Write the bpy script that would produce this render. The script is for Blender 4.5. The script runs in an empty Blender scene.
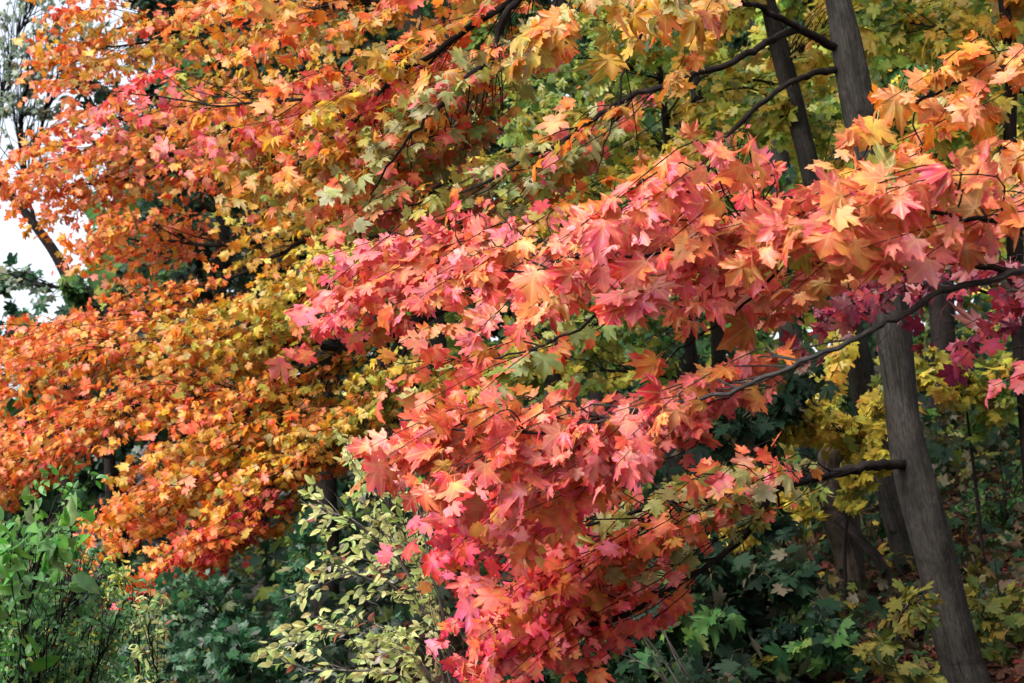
import bpy, math, random
import numpy as np
from mathutils import Vector
R = math.radians
scene = bpy.context.scene
COL = scene.collection
rng = np.random.default_rng(11)

# ------------------------------------------------------------------ camera, light, exposure
CAMZ, PITCH, LENS = 1.6, 9.0, 50.0
FPX = 1024 * LENS / 36.0
cd = bpy.data.cameras.new('camera'); cam = bpy.data.objects.new('camera', cd); COL.objects.link(cam)
cam.location = (0, 0, CAMZ); cam.rotation_euler = (R(90 + PITCH), 0, 0)
cd.lens = LENS; cd.sensor_width = 36; cd.clip_start = 0.05; cd.clip_end = 3000
cd.dof.use_dof = True; cd.dof.focus_distance = 5.6; cd.dof.aperture_fstop = 5.6
scene.camera = cam

SUN_EL, SUN_AZ = 45.0, 230.0          # degrees; azimuth clockwise from +Y: behind the camera, to its left
world = bpy.data.worlds.new('World'); scene.world = world; world.use_nodes = True
wn = world.node_tree.nodes; wl = world.node_tree.links
sky = wn.new('ShaderNodeTexSky'); sky.sky_type = 'NISHITA'; sky.sun_disc = False
sky.sun_elevation = R(SUN_EL); sky.sun_rotation = R(SUN_AZ)
sky.air_density = 1.0; sky.dust_density = 5.0; sky.ozone_density = 1.0
wn['Background'].inputs['Strength'].default_value = 0.15
pale = wn.new('ShaderNodeHueSaturation'); pale.inputs['Saturation'].default_value = 0.42   # thin white overcast
wl.new(sky.outputs[0], pale.inputs['Color']); wl.new(pale.outputs[0], wn['Background'].inputs['Color'])
sd = bpy.data.lights.new('sun', 'SUN'); so = bpy.data.objects.new('sun', sd); COL.objects.link(so)
sd.energy = 1.0; sd.angle = R(40); sd.color = (1.0, 0.965, 0.93)
sdir = Vector((math.sin(R(SUN_AZ)) * math.cos(R(SUN_EL)), math.cos(R(SUN_AZ)) * math.cos(R(SUN_EL)), math.sin(R(SUN_EL))))
so.rotation_euler = sdir.to_track_quat('Z', 'Y').to_euler()
scene.view_settings.view_transform = 'Standard'; scene.view_settings.look = 'None'
scene.view_settings.gamma = 1.0; scene.view_settings.use_curve_mapping = False
scene.view_settings.exposure = 1.62
scene.cycles.max_bounces = 8; scene.cycles.diffuse_bounces = 4; scene.cycles.glossy_bounces = 2
scene.cycles.transmission_bounces = 6; scene.cycles.use_denoising = True

# ------------------------------------------------------------------ helpers
FWD = np.array([0, math.cos(R(PITCH)), math.sin(R(PITCH))])
UPC = np.array([0, -math.sin(R(PITCH)), math.cos(R(PITCH))])
CAM = np.array([0, 0, CAMZ])
ZUP = np.array([0, 0, 1.0])

def at(px, py, d):
    """the point that stands d metres into the scene on the sight line through a picture point"""
    return CAM + d * (FWD + np.array([(px - 512) / FPX, 0, 0]) - UPC * ((py - 341.5) / FPX))

def ground(x, y):
    s = x + 0.5 * (y - 5)
    s = 0.31 * (np.log1p(np.exp(-np.abs(s) * 1.3)) / 1.3 + np.maximum(s, 0))
    s = 16 * np.tanh(s / 16)
    return s + 0.10 * np.sin(x * 0.9 + 1.3) * np.cos(y * 0.7) + 0.04 * np.sin(x * 2.7 + y * 1.9) - 0.1

def lin(c):
    c = np.asarray(c, float) / 255.0
    return np.where(c <= 0.04045, c / 12.92, ((c + 0.055) / 1.055) ** 2.4)

# palettes: (weight, edge colour, centre colour), as seen on the leaf
PAL = {
 'coral': [(4, (238, 100, 86), (240, 120, 90)), (2.5, (234, 116, 74), (232, 138, 80)), (3, (238, 98, 108), (242, 126, 116)),
           (1.5, (232, 128, 100), (230, 150, 110)), (1, (214, 60, 62), (224, 92, 66)), (1, (206, 120, 62), (200, 138, 72))],
 'pink':  [(4, (236, 92, 104), (240, 122, 110)), (3, (236, 108, 86), (238, 136, 96)), (3, (236, 108, 128), (242, 142, 138)), (1.2, (218, 54, 70), (226, 84, 76)),
           (2.2, (234, 132, 78), (232, 156, 88))],
 'hotpink': [(4, (238, 76, 104), (240, 100, 108)), (3, (232, 60, 88), (236, 86, 92)), (2, (240, 108, 134), (242, 136, 142)), (2, (238, 102, 82), (240, 124, 88)), (1.3, (234, 128, 76), (230, 150, 86))],
 'red':   [(5, (214, 48, 62), (222, 74, 64)), (3, (222, 74, 88), (230, 104, 92)), (2, (226, 92, 66), (226, 116, 72)), (1, (190, 40, 58), (206, 66, 66))],
 'magenta': [(4, (206, 42, 78), (216, 70, 88)), (3, (216, 68, 92), (226, 96, 100)), (2, (180, 36, 64), (196, 60, 72)), (1, (222, 88, 84), (224, 116, 88))],
 'tan':   [(3, (214, 128, 66), (212, 146, 74)), (2, (224, 142, 84), (220, 158, 90)), (2, (228, 122, 92), (226, 150, 104)), (1, (200, 136, 66), (190, 150, 76)), (1, (170, 152, 76), (164, 158, 82))],
 'salmon': [(3, (236, 108, 94), (236, 132, 100)), (2.5, (230, 128, 84), (226, 146, 88)), (2.5, (238, 112, 120), (242, 140, 130)), (1, (208, 130, 76), (196, 146, 80)), (1, (222, 78, 84), (230, 110, 96))],
 'orange': [(4, (234, 118, 48), (234, 142, 62)), (3, (236, 104, 62), (236, 130, 72)), (2.5, (230, 146, 58), (226, 164, 72)), (1.5, (236, 122, 92), (238, 146, 100)), (1.6, (216, 160, 72), (208, 172, 80)), (.6, (226, 84, 70), (232, 112, 76))],
 'orangeolive': [(3, (222, 116, 48), (218, 138, 60)), (2, (206, 140, 58), (200, 156, 66)), (2, (180, 146, 60), (172, 154, 66)), (1, (226, 96, 62), (226, 124, 72)), (1, (140, 138, 56), (150, 148, 64))],
 'gold':  [(3, (222, 150, 50), (218, 168, 64)), (3, (214, 166, 62), (206, 178, 76)), (2, (224, 128, 48), (220, 150, 60)), (1.5, (186, 164, 66), (176, 168, 72)), (1, (226, 110, 64), (224, 136, 72))],
 'mixed': [(3, (212, 126, 60), (204, 146, 66)), (2.5, (168, 158, 78), (160, 160, 78)), (2, (184, 176, 118), (170, 172, 112)), (2, (228, 98, 80), (228, 128, 86)), (1.5, (226, 88, 104), (228, 122, 112)), (1, (126, 142, 64), (134, 150, 70))],
 'yellow': [(4, (226, 194, 78), (220, 204, 92)), (2, (206, 192, 82), (196, 198, 92)), (2, (230, 172, 66), (224, 186, 80)), (1, (148, 156, 66), (150, 162, 74))],
 'yellowgreen': [(3, (192, 188, 78), (182, 192, 84)), (3, (148, 168, 70), (146, 174, 76)), (2, (204, 170, 66), (194, 176, 76)), (2, (100, 132, 58), (106, 138, 62))],
 'shadeyellow': [(4, (200, 172, 66), (192, 178, 74)), (2, (168, 156, 64), (162, 160, 68)), (1, (176, 128, 52), (168, 138, 58)), (1, (100, 110, 50), (104, 114, 54))],  # yellow leaves darkened to imitate shade under the trees
 'slopegreen': [(4, (27, 52, 33), (29, 56, 33)), (2, (40, 64, 34), (42, 68, 36)), (1, (96, 100, 44), (98, 104, 46)), (.5, (140, 120, 50), (136, 124, 54)), (.5, (92, 48, 38), (98, 58, 44))],  # shade of the slope put into these darkened greens
 'shadeolive': [(3, (112, 106, 42), (110, 110, 48)), (2, (84, 92, 40), (84, 96, 44)), (1, (128, 106, 44), (120, 110, 48)), (1, (66, 84, 42), (70, 88, 44))],  # olive leaves darkened, the shade is in the colour
 'olive': [(3, (124, 138, 56), (124, 144, 60)), (2, (92, 120, 54), (96, 126, 58)), (2, (160, 152, 62), (152, 156, 66)), (1, (66, 100, 54), (72, 106, 56))],
 'green': [(3, (72, 112, 58), (78, 118, 60)), (3, (56, 96, 56), (60, 102, 58)), (1, (104, 130, 62), (108, 136, 64)), (1, (48, 84, 54), (52, 90, 56))],
 'darkgreen': [(3, (25, 51, 33), (28, 55, 33)), (2, (20, 42, 30), (23, 46, 32)), (2, (34, 60, 35), (36, 64, 37)), (0.4, (74, 88, 44), (78, 92, 46))],  # greens darkened further to carry the shade inside the wood
 'bluegreen': [(3, (50, 98, 62), (54, 102, 62)), (2, (70, 116, 78), (72, 120, 78)), (2, (40, 76, 52), (44, 82, 52)), (0.4, (104, 106, 104), (96, 108, 92)), (.5, (104, 124, 66), (108, 128, 68))],
 'shrub': [(3, (92, 144, 80), (96, 150, 80)), (3, (74, 126, 76), (78, 132, 76)), (2, (128, 168, 112), (126, 170, 104)), (0.6, (150, 150, 80), (140, 150, 76)), (0.15, (150, 80, 50), (150, 100, 56))],
 'bright': [(3, (96, 150, 60), (100, 154, 62)), (2, (110, 156, 96), (104, 152, 86))],
 'pale':  [(4, (204, 212, 134), (192, 206, 124)), (3, (220, 218, 150), (210, 212, 136)), (2, (172, 190, 108), (166, 188, 104)), (2.5, (226, 228, 168), (216, 222, 154)), (0.5, (200, 170, 110), (190, 168, 108)), (0.3, (176, 88, 78), (180, 106, 84)), (0.4, (170, 168, 164), (164, 164, 154))],
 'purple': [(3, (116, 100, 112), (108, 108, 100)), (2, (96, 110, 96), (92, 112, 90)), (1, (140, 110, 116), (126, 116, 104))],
 'maroon': [(3, (150, 44, 66), (164, 62, 78)), (.6, (150, 50, 78), (160, 70, 90)), (3, (96, 24, 44), (112, 36, 54))],
 'litter': [(4, (80, 46, 36), (86, 54, 42)), (3, (62, 38, 32), (68, 44, 36)), (1.5, (104, 44, 38), (106, 56, 44)), (.7, (124, 84, 54), (120, 92, 62)), (0.15, (150, 130, 104), (140, 126, 104))],
 'haze':  [(3, (130, 150, 128), (134, 152, 128)), (2, (150, 164, 140), (150, 164, 138)), (1, (170, 150, 116), (166, 152, 116))],  # sky haze mixed into the leaf colour
}
ALB = 0.80
for k in PAL:
    w = np.array([e[0] for e in PAL[k]], float)
    PAL[k] = (w / w.sum(), np.array([lin(e[1]) for e in PAL[k]]) * ALB, np.array([lin(e[2]) for e in PAL[k]]) * ALB)

# ------------------------------------------------------------------ leaf templates
def template(half, centre, petiole, cup, fold):
    """half: right side outline from leaf base to tip.  Fan of triangles about a centre, petiole as a thin strip."""
    half = np.array(half, float)
    left = half[::-1].copy(); left[:, 0] *= -1
    keep = [p for p in left if abs(p[0]) > 1e-6]
    out = np.vstack([half, keep])
    n = len(out)
    V = np.vstack([[centre], out])
    r = V - np.array(centre)
    z = -cup * (r ** 2).sum(1) + fold * np.abs(V[:, 0])
    V3 = np.column_stack([V, z])
    F = [(0, 1 + i, 1 + (i + 1) % n) for i in range(n)]
    T = np.clip(np.hypot(r[:, 0], r[:, 1]) / 0.7, 0, 1)
    if petiole:
        k = len(V3); wv = 0.013
        V3 = np.vstack([V3, [(-wv, 0.02, 0), (wv, 0.02, 0), (wv * .8, -petiole, 0.06), (-wv * .8, -petiole, 0.06)]])
        F += [(k, k + 1, k + 2), (k, k + 2, k + 3)]
        T = np.append(T, [0, 0, 0.6, 0.6])
    V3[:, 1] += petiole            # attach point at the origin
    uv = V3[:, :2] - np.array([0, petiole])
    return V3, np.array(F), T, uv

def sculpt(pts, seed, amt):
    r = np.random.default_rng(seed); p = np.array(pts, float)
    p[1:-1] += r.normal(0, amt, p[1:-1].shape); return p
M_FULL = [(0, 0.03), (.10, -.05), (.22, -.10), (.32, -.09), (.37, -.03), (.47, -.03), (.59, .03), (.49, .11), (.48, .19), (.38, .24), (.50, .33), (.58, .36), (.69, .38), (.65, .48),
          (.70, .57), (.76, .69), (.61, .66), (.50, .69), (.43, .66), (.27, .56), (.28, .66), (.30, .72), (.34, .81), (.22, .82), (.13, .89), (0, 1.04)]
M_MID = [(0, 0.02), (.24, -.10), (.37, -.03), (.59, .03), (.48, .17), (.38, .24), (.69, .38), (.65, .50), (.76, .69), (.46, .69), (.26, .55), (.34, .81), (.16, .84), (0, 1.04)]
M_FAR = [(0, 0.0), (.30, -.08), (.59, .05), (.38, .245), (.74, .50), (.72, .70), (.27, .56), (.30, .80), (0, 1.04)]
O_MID = [(0, 0), (.12, .08), (.22, .26), (.25, .44), (.21, .66), (.12, .86), (0, 1.05)]
L_MID = [(0, 0), (.10, .10), (.15, .32), (.15, .52), (.11, .76), (0, 1.1)]
TPL = {
 'maple_near': [template(sculpt(M_FULL, i, .012), (0, .30), .45, .34 + .1 * i, .18) for i in range(4)],
 'maple': [template(sculpt(M_MID, 20 + i, .02), (0, .30), .40, .36 + .1 * i, .18) for i in range(3)],
 'maple_far': [template(sculpt(M_FAR, 40 + i, .02), (0, .30), 0.0, .4, .15) for i in range(2)],
 'ovate': [template(sculpt(O_MID, 60 + i, .01), (0, .45), .12, .35, .35) for i in range(2)],
 'lance': [template(sculpt(L_MID, 80 + i, .01), (0, .45), .08, .5, .4) for i in range(2)],
}

# ------------------------------------------------------------------ materials
def mat(name):
    m = bpy.data.materials.new(name); m.use_nodes = True
    nt = m.node_tree; nt.nodes.clear()
    return m, nt.nodes, nt.links

def leaf_material(name, rough, spec, trans, veins):
    m, n, l = mat(name)
    out = n.new('ShaderNodeOutputMaterial'); mix = n.new('ShaderNodeMixShader'); mix.inputs[0].default_value = trans
    p = n.new('ShaderNodeBsdfPrincipled'); t = n.new('ShaderNodeBsdfTranslucent')
    p.inputs['Roughness'].default_value = rough; p.inputs['Specular IOR Level'].default_value = spec
    a = n.new('ShaderNodeAttribute'); a.attribute_name = 'leafcol'
    tc = n.new('ShaderNodeTexCoord'); nz = n.new('ShaderNodeTexNoise'); nz.inputs['Scale'].default_value = 28; nz.inputs['Detail'].default_value = 5
    l.new(tc.outputs['Object'], nz.inputs['Vector'])
    hs = n.new('ShaderNodeHueSaturation'); hs.inputs['Saturation'].default_value = 1.02
    mr = n.new('ShaderNodeMapRange'); mr.inputs[1].default_value = .3; mr.inputs[2].default_value = .7; mr.inputs[3].default_value = .74; mr.inputs[4].default_value = 1.22
    l.new(nz.outputs[0], mr.inputs[0]); l.new(mr.outputs[0], hs.inputs['Value'])
    nh = n.new('ShaderNodeTexNoise'); nh.inputs['Scale'].default_value = 19; nh.inputs['Detail'].default_value = 2
    l.new(tc.outputs['Object'], nh.inputs['Vector'])
    hr = n.new('ShaderNodeMapRange'); hr.inputs[1].default_value = .3; hr.inputs[2].default_value = .7; hr.inputs[3].default_value = .478; hr.inputs[4].default_value = .528
    l.new(nh.outputs[0], hr.inputs[0]); l.new(hr.outputs[0], hs.inputs['Hue'])
    l.new(a.outputs['Color'], hs.inputs['Color'])
    # small brown blemishes
    ns = n.new('ShaderNodeTexNoise'); ns.inputs['Scale'].default_value = 75; ns.inputs['Detail'].default_value = 2; l.new(tc.outputs['Object'], ns.inputs['Vector'])
    sr = n.new('ShaderNodeMapRange'); sr.inputs[1].default_value = .70; sr.inputs[2].default_value = .76; sr.inputs[3].default_value = 0; sr.inputs[4].default_value = .75; l.new(ns.outputs[0], sr.inputs[0])
    bs = n.new('ShaderNodeMix'); bs.data_type = 'RGBA'; l.new(sr.outputs[0], bs.inputs[0]); l.new(hs.outputs[0], bs.inputs[6]); bs.inputs[7].default_value = (.10, .05, .025, 1)
    col = bs.outputs[2]
    if veins:
        u = n.new('ShaderNodeAttribute'); u.attribute_name = 'leafuv'
        sp = n.new('ShaderNodeSeparateXYZ'); l.new(u.outputs['Vector'], sp.inputs[0])
        ax = n.new('ShaderNodeMath'); ax.operation = 'ABSOLUTE'; l.new(sp.outputs[0], ax.inputs[0])
        best = None
        for ang in (0, 47, 88):
            s_, c_ = math.sin(R(ang)), math.cos(R(ang))
            m1 = n.new('ShaderNodeMath'); m1.operation = 'MULTIPLY'; m1.inputs[1].default_value = c_; l.new(ax.outputs[0], m1.inputs[0])
            m2 = n.new('ShaderNodeMath'); m2.operation = 'MULTIPLY'; m2.inputs[1].default_value = s_; l.new(sp.outputs[1], m2.inputs[0])
            m3 = n.new('ShaderNodeMath'); m3.operation = 'SUBTRACT'; l.new(m1.outputs[0], m3.inputs[0]); l.new(m2.outputs[0], m3.inputs[1])
            m4 = n.new('ShaderNodeMath'); m4.operation = 'ABSOLUTE'; l.new(m3.outputs[0], m4.inputs[0])
            if best is None: best = m4
            else:
                mm = n.new('ShaderNodeMath'); mm.operation = 'MINIMUM'; l.new(best.outputs[0], mm.inputs[0]); l.new(m4.outputs[0], mm.inputs[1]); best = mm
        vr = n.new('ShaderNodeMapRange'); vr.inputs[1].default_value = .0; vr.inputs[2].default_value = .042; vr.inputs[3].default_value = .55; vr.inputs[4].default_value = 0
        l.new(best.outputs[0], vr.inputs[0])
        mx = n.new('ShaderNodeMix'); mx.data_type = 'RGBA'; l.new(vr.outputs[0], mx.inputs[0])
        l.new(col, mx.inputs[6]); mx.inputs[7].default_value = (.62, .40, .14, 1); col = mx.outputs[2]
    # leaf undersides are paler and duller
    g = n.new('ShaderNodeNewGeometry'); un = n.new('ShaderNodeMix'); un.data_type = 'RGBA'
    bm_ = n.new('ShaderNodeMath'); bm_.operation = 'MULTIPLY'; bm_.inputs[1].default_value = .28
    l.new(g.outputs['Backfacing'], bm_.inputs[0]); l.new(bm_.outputs[0], un.inputs[0])
    l.new(col, un.inputs[6]); un.inputs[7].default_value = (.42, .32, .22, 1)
    l.new(un.outputs[2], p.inputs['Base Color']); l.new(col, t.inputs['Color'])
    l.new(p.outputs[0], mix.inputs[1]); l.new(t.outputs[0], mix.inputs[2]); l.new(mix.outputs[0], out.inputs[0])
    return m

LEAF_NEAR = leaf_material('leaf_veined', .38, .48, .44, True)
LEAF = leaf_material('leaf', .40, .46, .5, False)
LEAF_DULL = leaf_material('leaf_dull', .6, .18, .28, False)
LEAF_DRY = leaf_material('leaf_dry', .8, .2, .1, False)

def bark_material(name, dark, light, ridge, bump, moss=0.0):
    m, n, l = mat(name)
    out = n.new('ShaderNodeOutputMaterial'); p = n.new('ShaderNodeBsdfPrincipled'); p.inputs['Roughness'].default_value = .9; p.inputs['Specular IOR Level'].default_value = .12
    a = n.new('ShaderNodeAttribute'); a.attribute_name = 'barkco'
    mp = n.new('ShaderNodeMapping'); mp.inputs['Scale'].default_value = (1, 1, .34); l.new(a.outputs['Vector'], mp.inputs[0])
    n1 = n.new('ShaderNodeTexNoise'); n1.inputs['Scale'].default_value = ridge; n1.inputs['Detail'].default_value = 8; n1.inputs['Roughness'].default_value = .65
    l.new(mp.outputs[0], n1.inputs['Vector'])
    n2 = n.new('ShaderNodeTexNoise'); n2.inputs['Scale'].default_value = 7; n2.inputs['Detail'].default_value = 6; l.new(a.outputs['Vector'], n2.inputs['Vector'])
    r1 = n.new('ShaderNodeValToRGB'); e = r1.color_ramp.elements
    e[0].position = .32; e[0].color = (*dark, 1); e[1].position = .66; e[1].color = (*light, 1)
    l.new(n1.outputs[0], r1.inputs[0])
    r2 = n.new('ShaderNodeValToRGB'); e = r2.color_ramp.elements
    e[0].position = .35; e[0].color = (.55, .55, .52, 1); e[1].position = .7; e[1].color = (1.2, 1.2, 1.2, 1)
    l.new(n2.outputs[0], r2.inputs[0])
    mx = n.new('ShaderNodeMix'); mx.data_type = 'RGBA'; mx.blend_type = 'MULTIPLY'; mx.inputs[0].default_value = 1
    l.new(r1.outputs[0], mx.inputs[6]); l.new(r2.outputs[0], mx.inputs[7])
    m3 = n.new('ShaderNodeMapping'); m3.inputs['Scale'].default_value = (.5, .5, 5.5); l.new(a.outputs['Vector'], m3.inputs[0])
    n3 = n.new('ShaderNodeTexNoise'); n3.inputs['Scale'].default_value = 2.2; n3.inputs['Detail'].default_value = 3; l.new(m3.outputs[0], n3.inputs['Vector'])
    r3 = n.new('ShaderNodeValToRGB'); e = r3.color_ramp.elements
    e[0].position = .29; e[0].color = (.35, .35, .35, 1); e[1].position = .37; e[1].color = (1, 1, 1, 1); l.new(n3.outputs[0], r3.inputs[0])
    my = n.new('ShaderNodeMix'); my.data_type = 'RGBA'; my.blend_type = 'MULTIPLY'; my.inputs[0].default_value = .8
    l.new(mx.outputs[2], my.inputs[6]); l.new(r3.outputs[0], my.inputs[7]); mx = my
    m4 = n.new('ShaderNodeMapping'); m4.inputs['Scale'].default_value = (1, 1, .06); l.new(a.outputs['Vector'], m4.inputs[0])
    n4 = n.new('ShaderNodeTexNoise'); n4.inputs['Scale'].default_value = 15; n4.inputs['Detail'].default_value = 4; n4.inputs['Distortion'].default_value = .6; l.new(m4.outputs[0], n4.inputs['Vector'])
    r4 = n.new('ShaderNodeValToRGB'); e = r4.color_ramp.elements
    e[0].position = .47; e[0].color = (1, 1, 1, 1); e[1].position = .53; e[1].color = (1, 1, 1, 1)
    k4 = r4.color_ramp.elements.new(.50); k4.color = (.25, .25, .25, 1); l.new(n4.outputs[0], r4.inputs[0])
    mz = n.new('ShaderNodeMix'); mz.data_type = 'RGBA'; mz.blend_type = 'MULTIPLY'; mz.inputs[0].default_value = .75
    l.new(mx.outputs[2], mz.inputs[6]); l.new(r4.outputs[0], mz.inputs[7])
    n5 = n.new('ShaderNodeTexNoise'); n5.inputs['Scale'].default_value = 11; n5.inputs['Detail'].default_value = 9; n5.inputs['Roughness'].default_value = .75; l.new(a.outputs['Vector'], n5.inputs['Vector'])
    r5 = n.new('ShaderNodeMapRange'); r5.inputs[1].default_value = .58; r5.inputs[2].default_value = .68; r5.inputs[3].default_value = 0; r5.inputs[4].default_value = .45; l.new(n5.outputs[0], r5.inputs[0])
    mw_ = n.new('ShaderNodeMix'); mw_.data_type = 'RGBA'; l.new(r5.outputs[0], mw_.inputs[0]); l.new(mz.outputs[2], mw_.inputs[6])
    mw_.inputs[7].default_value = (light[0] * 1.7, light[1] * 1.9, light[2] * 1.7, 1); mx = mw_
    hm = n.new('ShaderNodeMath'); hm.operation = 'MULTIPLY'; l.new(n1.outputs[0], hm.inputs[0]); l.new(r3.outputs[0], hm.inputs[1])
    b = n.new('ShaderNodeBump'); b.inputs['Strength'].default_value = bump; b.inputs['Distance'].default_value = .012
    l.new(hm.outputs[0], b.inputs['Height']); l.new(b.outputs[0], p.inputs['Normal'])
    l.new(mx.outputs[2], p.inputs['Base Color']); l.new(p.outputs[0], out.inputs[0])
    return m
BARK_GREY = bark_material('bark_grey', (.015, .0135, .0115), (.043, .039, .034), 70, .6)
BARK_DARK = bark_material('bark_dark', (.008, .006, .006), (.026, .020, .018), 60, .6)
BARK_SILVER = bark_material('bark_silver', (.014, .011, .010), (.085, .08, .08), 90, .5)
BARK_PALE = bark_material('bark_pale', (.07, .06, .052), (.19, .17, .155), 90, .4)
BARK_DEAD = bark_material('bark_dead', (.018, .012, .010), (.075, .058, .046), 34, .9)

def ground_material():
    m, n, l = mat('forest_soil')
    out = n.new('ShaderNodeOutputMaterial'); p = n.new('ShaderNodeBsdfPrincipled'); p.inputs['Roughness'].default_value = .95
    tc = n.new('ShaderNodeTexCoord'); nz = n.new('ShaderNodeTexNoise'); nz.inputs['Scale'].default_value = 3; nz.inputs['Detail'].default_value = 12
    l.new(tc.outputs['Object'], nz.inputs['Vector'])
    r = n.new('ShaderNodeValToRGB'); e = r.color_ramp.elements
    e[0].position = .35; e[0].color = (.008, .006, .005, 1); e[1].position = .7; e[1].color = (.032, .019, .013, 1)
    k = r.color_ramp.elements.new(.52); k.color = (.024, .017, .010, 1)
    l.new(nz.outputs[0], r.inputs[0]); l.new(r.outputs[0], p.inputs['Base Color'])
    b = n.new('ShaderNodeBump'); b.inputs['Strength'].default_value = .9; b.inputs['Distance'].default_value = .05
    l.new(nz.outputs[0], b.inputs['Height']); l.new(b.outputs[0], p.inputs['Normal']); l.new(p.outputs[0], out.inputs[0])
    return m
SOIL = ground_material()

# ------------------------------------------------------------------ mesh builders
def mesh_object(name, V, F, material, parent, origin, attrs=(), smooth=True):
    V = np.asarray(V, np.float32) - np.asarray(origin, np.float32)
    F = np.asarray(F, np.int32); k = F.shape[1]
    me = bpy.data.meshes.new(name)
    me.vertices.add(len(V)); me.vertices.foreach_set('co', V.ravel())
    me.loops.add(F.size); me.loops.foreach_set('vertex_index', F.ravel())
    me.polygons.add(len(F)); me.polygons.foreach_set('loop_start', np.arange(0, F.size, k, dtype=np.int32))
    me.polygons.foreach_set('use_smooth', np.full(len(F), smooth))
    me.update(calc_edges=True)
    for an, ty, arr in attrs:
        at_ = me.attributes.new(an, ty, 'POINT')
        if ty == 'FLOAT_COLOR':
            at_.data.foreach_set('color', np.column_stack([arr, np.ones(len(arr))]).astype(np.float32).ravel())
        else:
            at_.data.foreach_set('vector', np.asarray(arr, np.float32).ravel())
    me.materials.append(material)
    o = bpy.data.objects.new(name, me); COL.objects.link(o)
    if parent is not None: o.parent = parent
    else: o.location = origin
    return o

class Tubes:
    def __init__(s): s.V, s.F, s.B, s.n = [], [], [], 0
    def add(s, P, rad, sides, rough=0.0, seed=0, cap=True):
        P = np.asarray(P, float); rad = np.asarray(rad, float); m = len(P)
        T = np.gradient(P, axis=0); T /= np.linalg.norm(T, axis=1)[:, None] + 1e-12
        ref = np.array([0.31, 0.2, 0.93]) if abs(T[m // 2][2]) < .85 else np.array([.93, .25, .1])
        A = np.cross(T, ref); A /= np.linalg.norm(A, axis=1)[:, None] + 1e-12
        Bv = np.cross(T, A)
        th = np.arange(sides) * 2 * math.pi / sides
        ca, sa = np.cos(th), np.sin(th)
        r = rad[:, None] * np.ones(sides)
        L = np.concatenate([[0], np.cumsum(np.linalg.norm(np.diff(P, axis=0), axis=1))])
        if rough:
            g = np.random.default_rng(seed)
            for f in range(9):
                k = g.integers(1, 6); q = g.uniform(.8, 7); ph = g.uniform(0, 6.3); 
                r = r * (1 + rough * .34 * np.sin(k * th[None] + q * L[:, None] + ph))
        V = P[:, None] + r[..., None] * (ca[None, :, None] * A[:, None] + sa[None, :, None] * Bv[:, None])
        R0 = float(rad.max())
        bc = np.stack([np.broadcast_to(ca * R0, (m, sides)), np.broadcast_to(sa * R0, (m, sides)), np.broadcast_to(L[:, None], (m, sides))], -1)
        i = np.arange(m - 1)[:, None] * sides; j = np.arange(sides)[None]; jn = (j + 1) % sides
        F = np.stack([i + j, i + jn, i + sides + jn, i + sides + j], -1).reshape(-1, 4) + s.n
        s.V.append(V.reshape(-1, 3)); s.B.append(bc.reshape(-1, 3) + seed % 97); s.F.append(F); s.n += m * sides
    def build(s, name, material, parent, origin):
        return mesh_object(name, np.vstack(s.V), np.vstack(s.F), material, parent, origin, [('barkco', 'FLOAT_VECTOR', np.vstack(s.B))])

class Leaves:
    """collects leaf placements, then writes them as one mesh"""
    def __init__(s): s.items = []
    def add(s, kind, pos, tip, nrm, size, ca, cb): s.items.append((kind, pos, tip, nrm, size, ca, cb))
    def build(s, name, material, parent, origin):
        Vs, Fs, Cs, Us, n = [], [], [], [], 0
        kinds = {}
        for it in s.items: kinds.setdefault(it[0], []).append(it)
        for kind, its in kinds.items():
            tp = TPL[kind]; pick = rng.integers(0, len(tp), len(its))
            for q in range(len(tp)):
                sel = [its[i] for i in range(len(its)) if pick[i] == q]
                if not sel: continue
                V0, F0, T0, U0 = tp[q]
                pos = np.array([a[1] for a in sel]); t = np.array([a[2] for a in sel]); nn = np.array([a[3] for a in sel])
                size = np.array([a[4] for a in sel]); ca = np.array([a[5] for a in sel]); cb = np.array([a[6] for a in sel])
                t /= np.linalg.norm(t, axis=1)[:, None]
                nn = nn - (nn * t).sum(1)[:, None] * t; nn /= np.linalg.norm(nn, axis=1)[:, None] + 1e-9
                sd_ = np.cross(t, nn)
                k = len(sel)
                zs = np.where(rng.random(k) < .22, rng.uniform(1.6, 3.6, k), rng.uniform(-.9, 1.8, k)); xs = rng.uniform(.82, 1.12, k); sk = rng.normal(0, .12, k)
                tw = rng.normal(0, .35, k)
                X = V0[None, :, 0] * xs[:, None] + sk[:, None] * V0[None, :, 1] * V0[None, :, 1]
                Y = np.broadcast_to(V0[None, :, 1], X.shape)
                Z = V0[None, :, 2] * zs[:, None] + tw[:, None] * X * Y
                W = pos[:, None] + size[:, None, None] * (X[..., None] * sd_[:, None] + Y[..., None] * t[:, None] + Z[..., None] * nn[:, None])
                C = ca[:, None] * T0[None, :, None] + cb[:, None] * (1 - T0[None, :, None])
                Vs.append(W.reshape(-1, 3)); Cs.append(C.reshape(-1, 3))
                Us.append(np.broadcast_to(np.column_stack([U0, np.zeros(len(U0))])[None], (k, len(U0), 3)).reshape(-1, 3))
                Fs.append((F0[None] + (np.arange(k) * len(V0))[:, None, None] + n).reshape(-1, 3)); n += k * len(V0)
        return mesh_object(name, np.vstack(Vs), np.vstack(Fs), material, parent, origin,
                           [('leafcol', 'FLOAT_COLOR', np.vstack(Cs)), ('leafuv', 'FLOAT_VECTOR', np.vstack(Us))])

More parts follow.
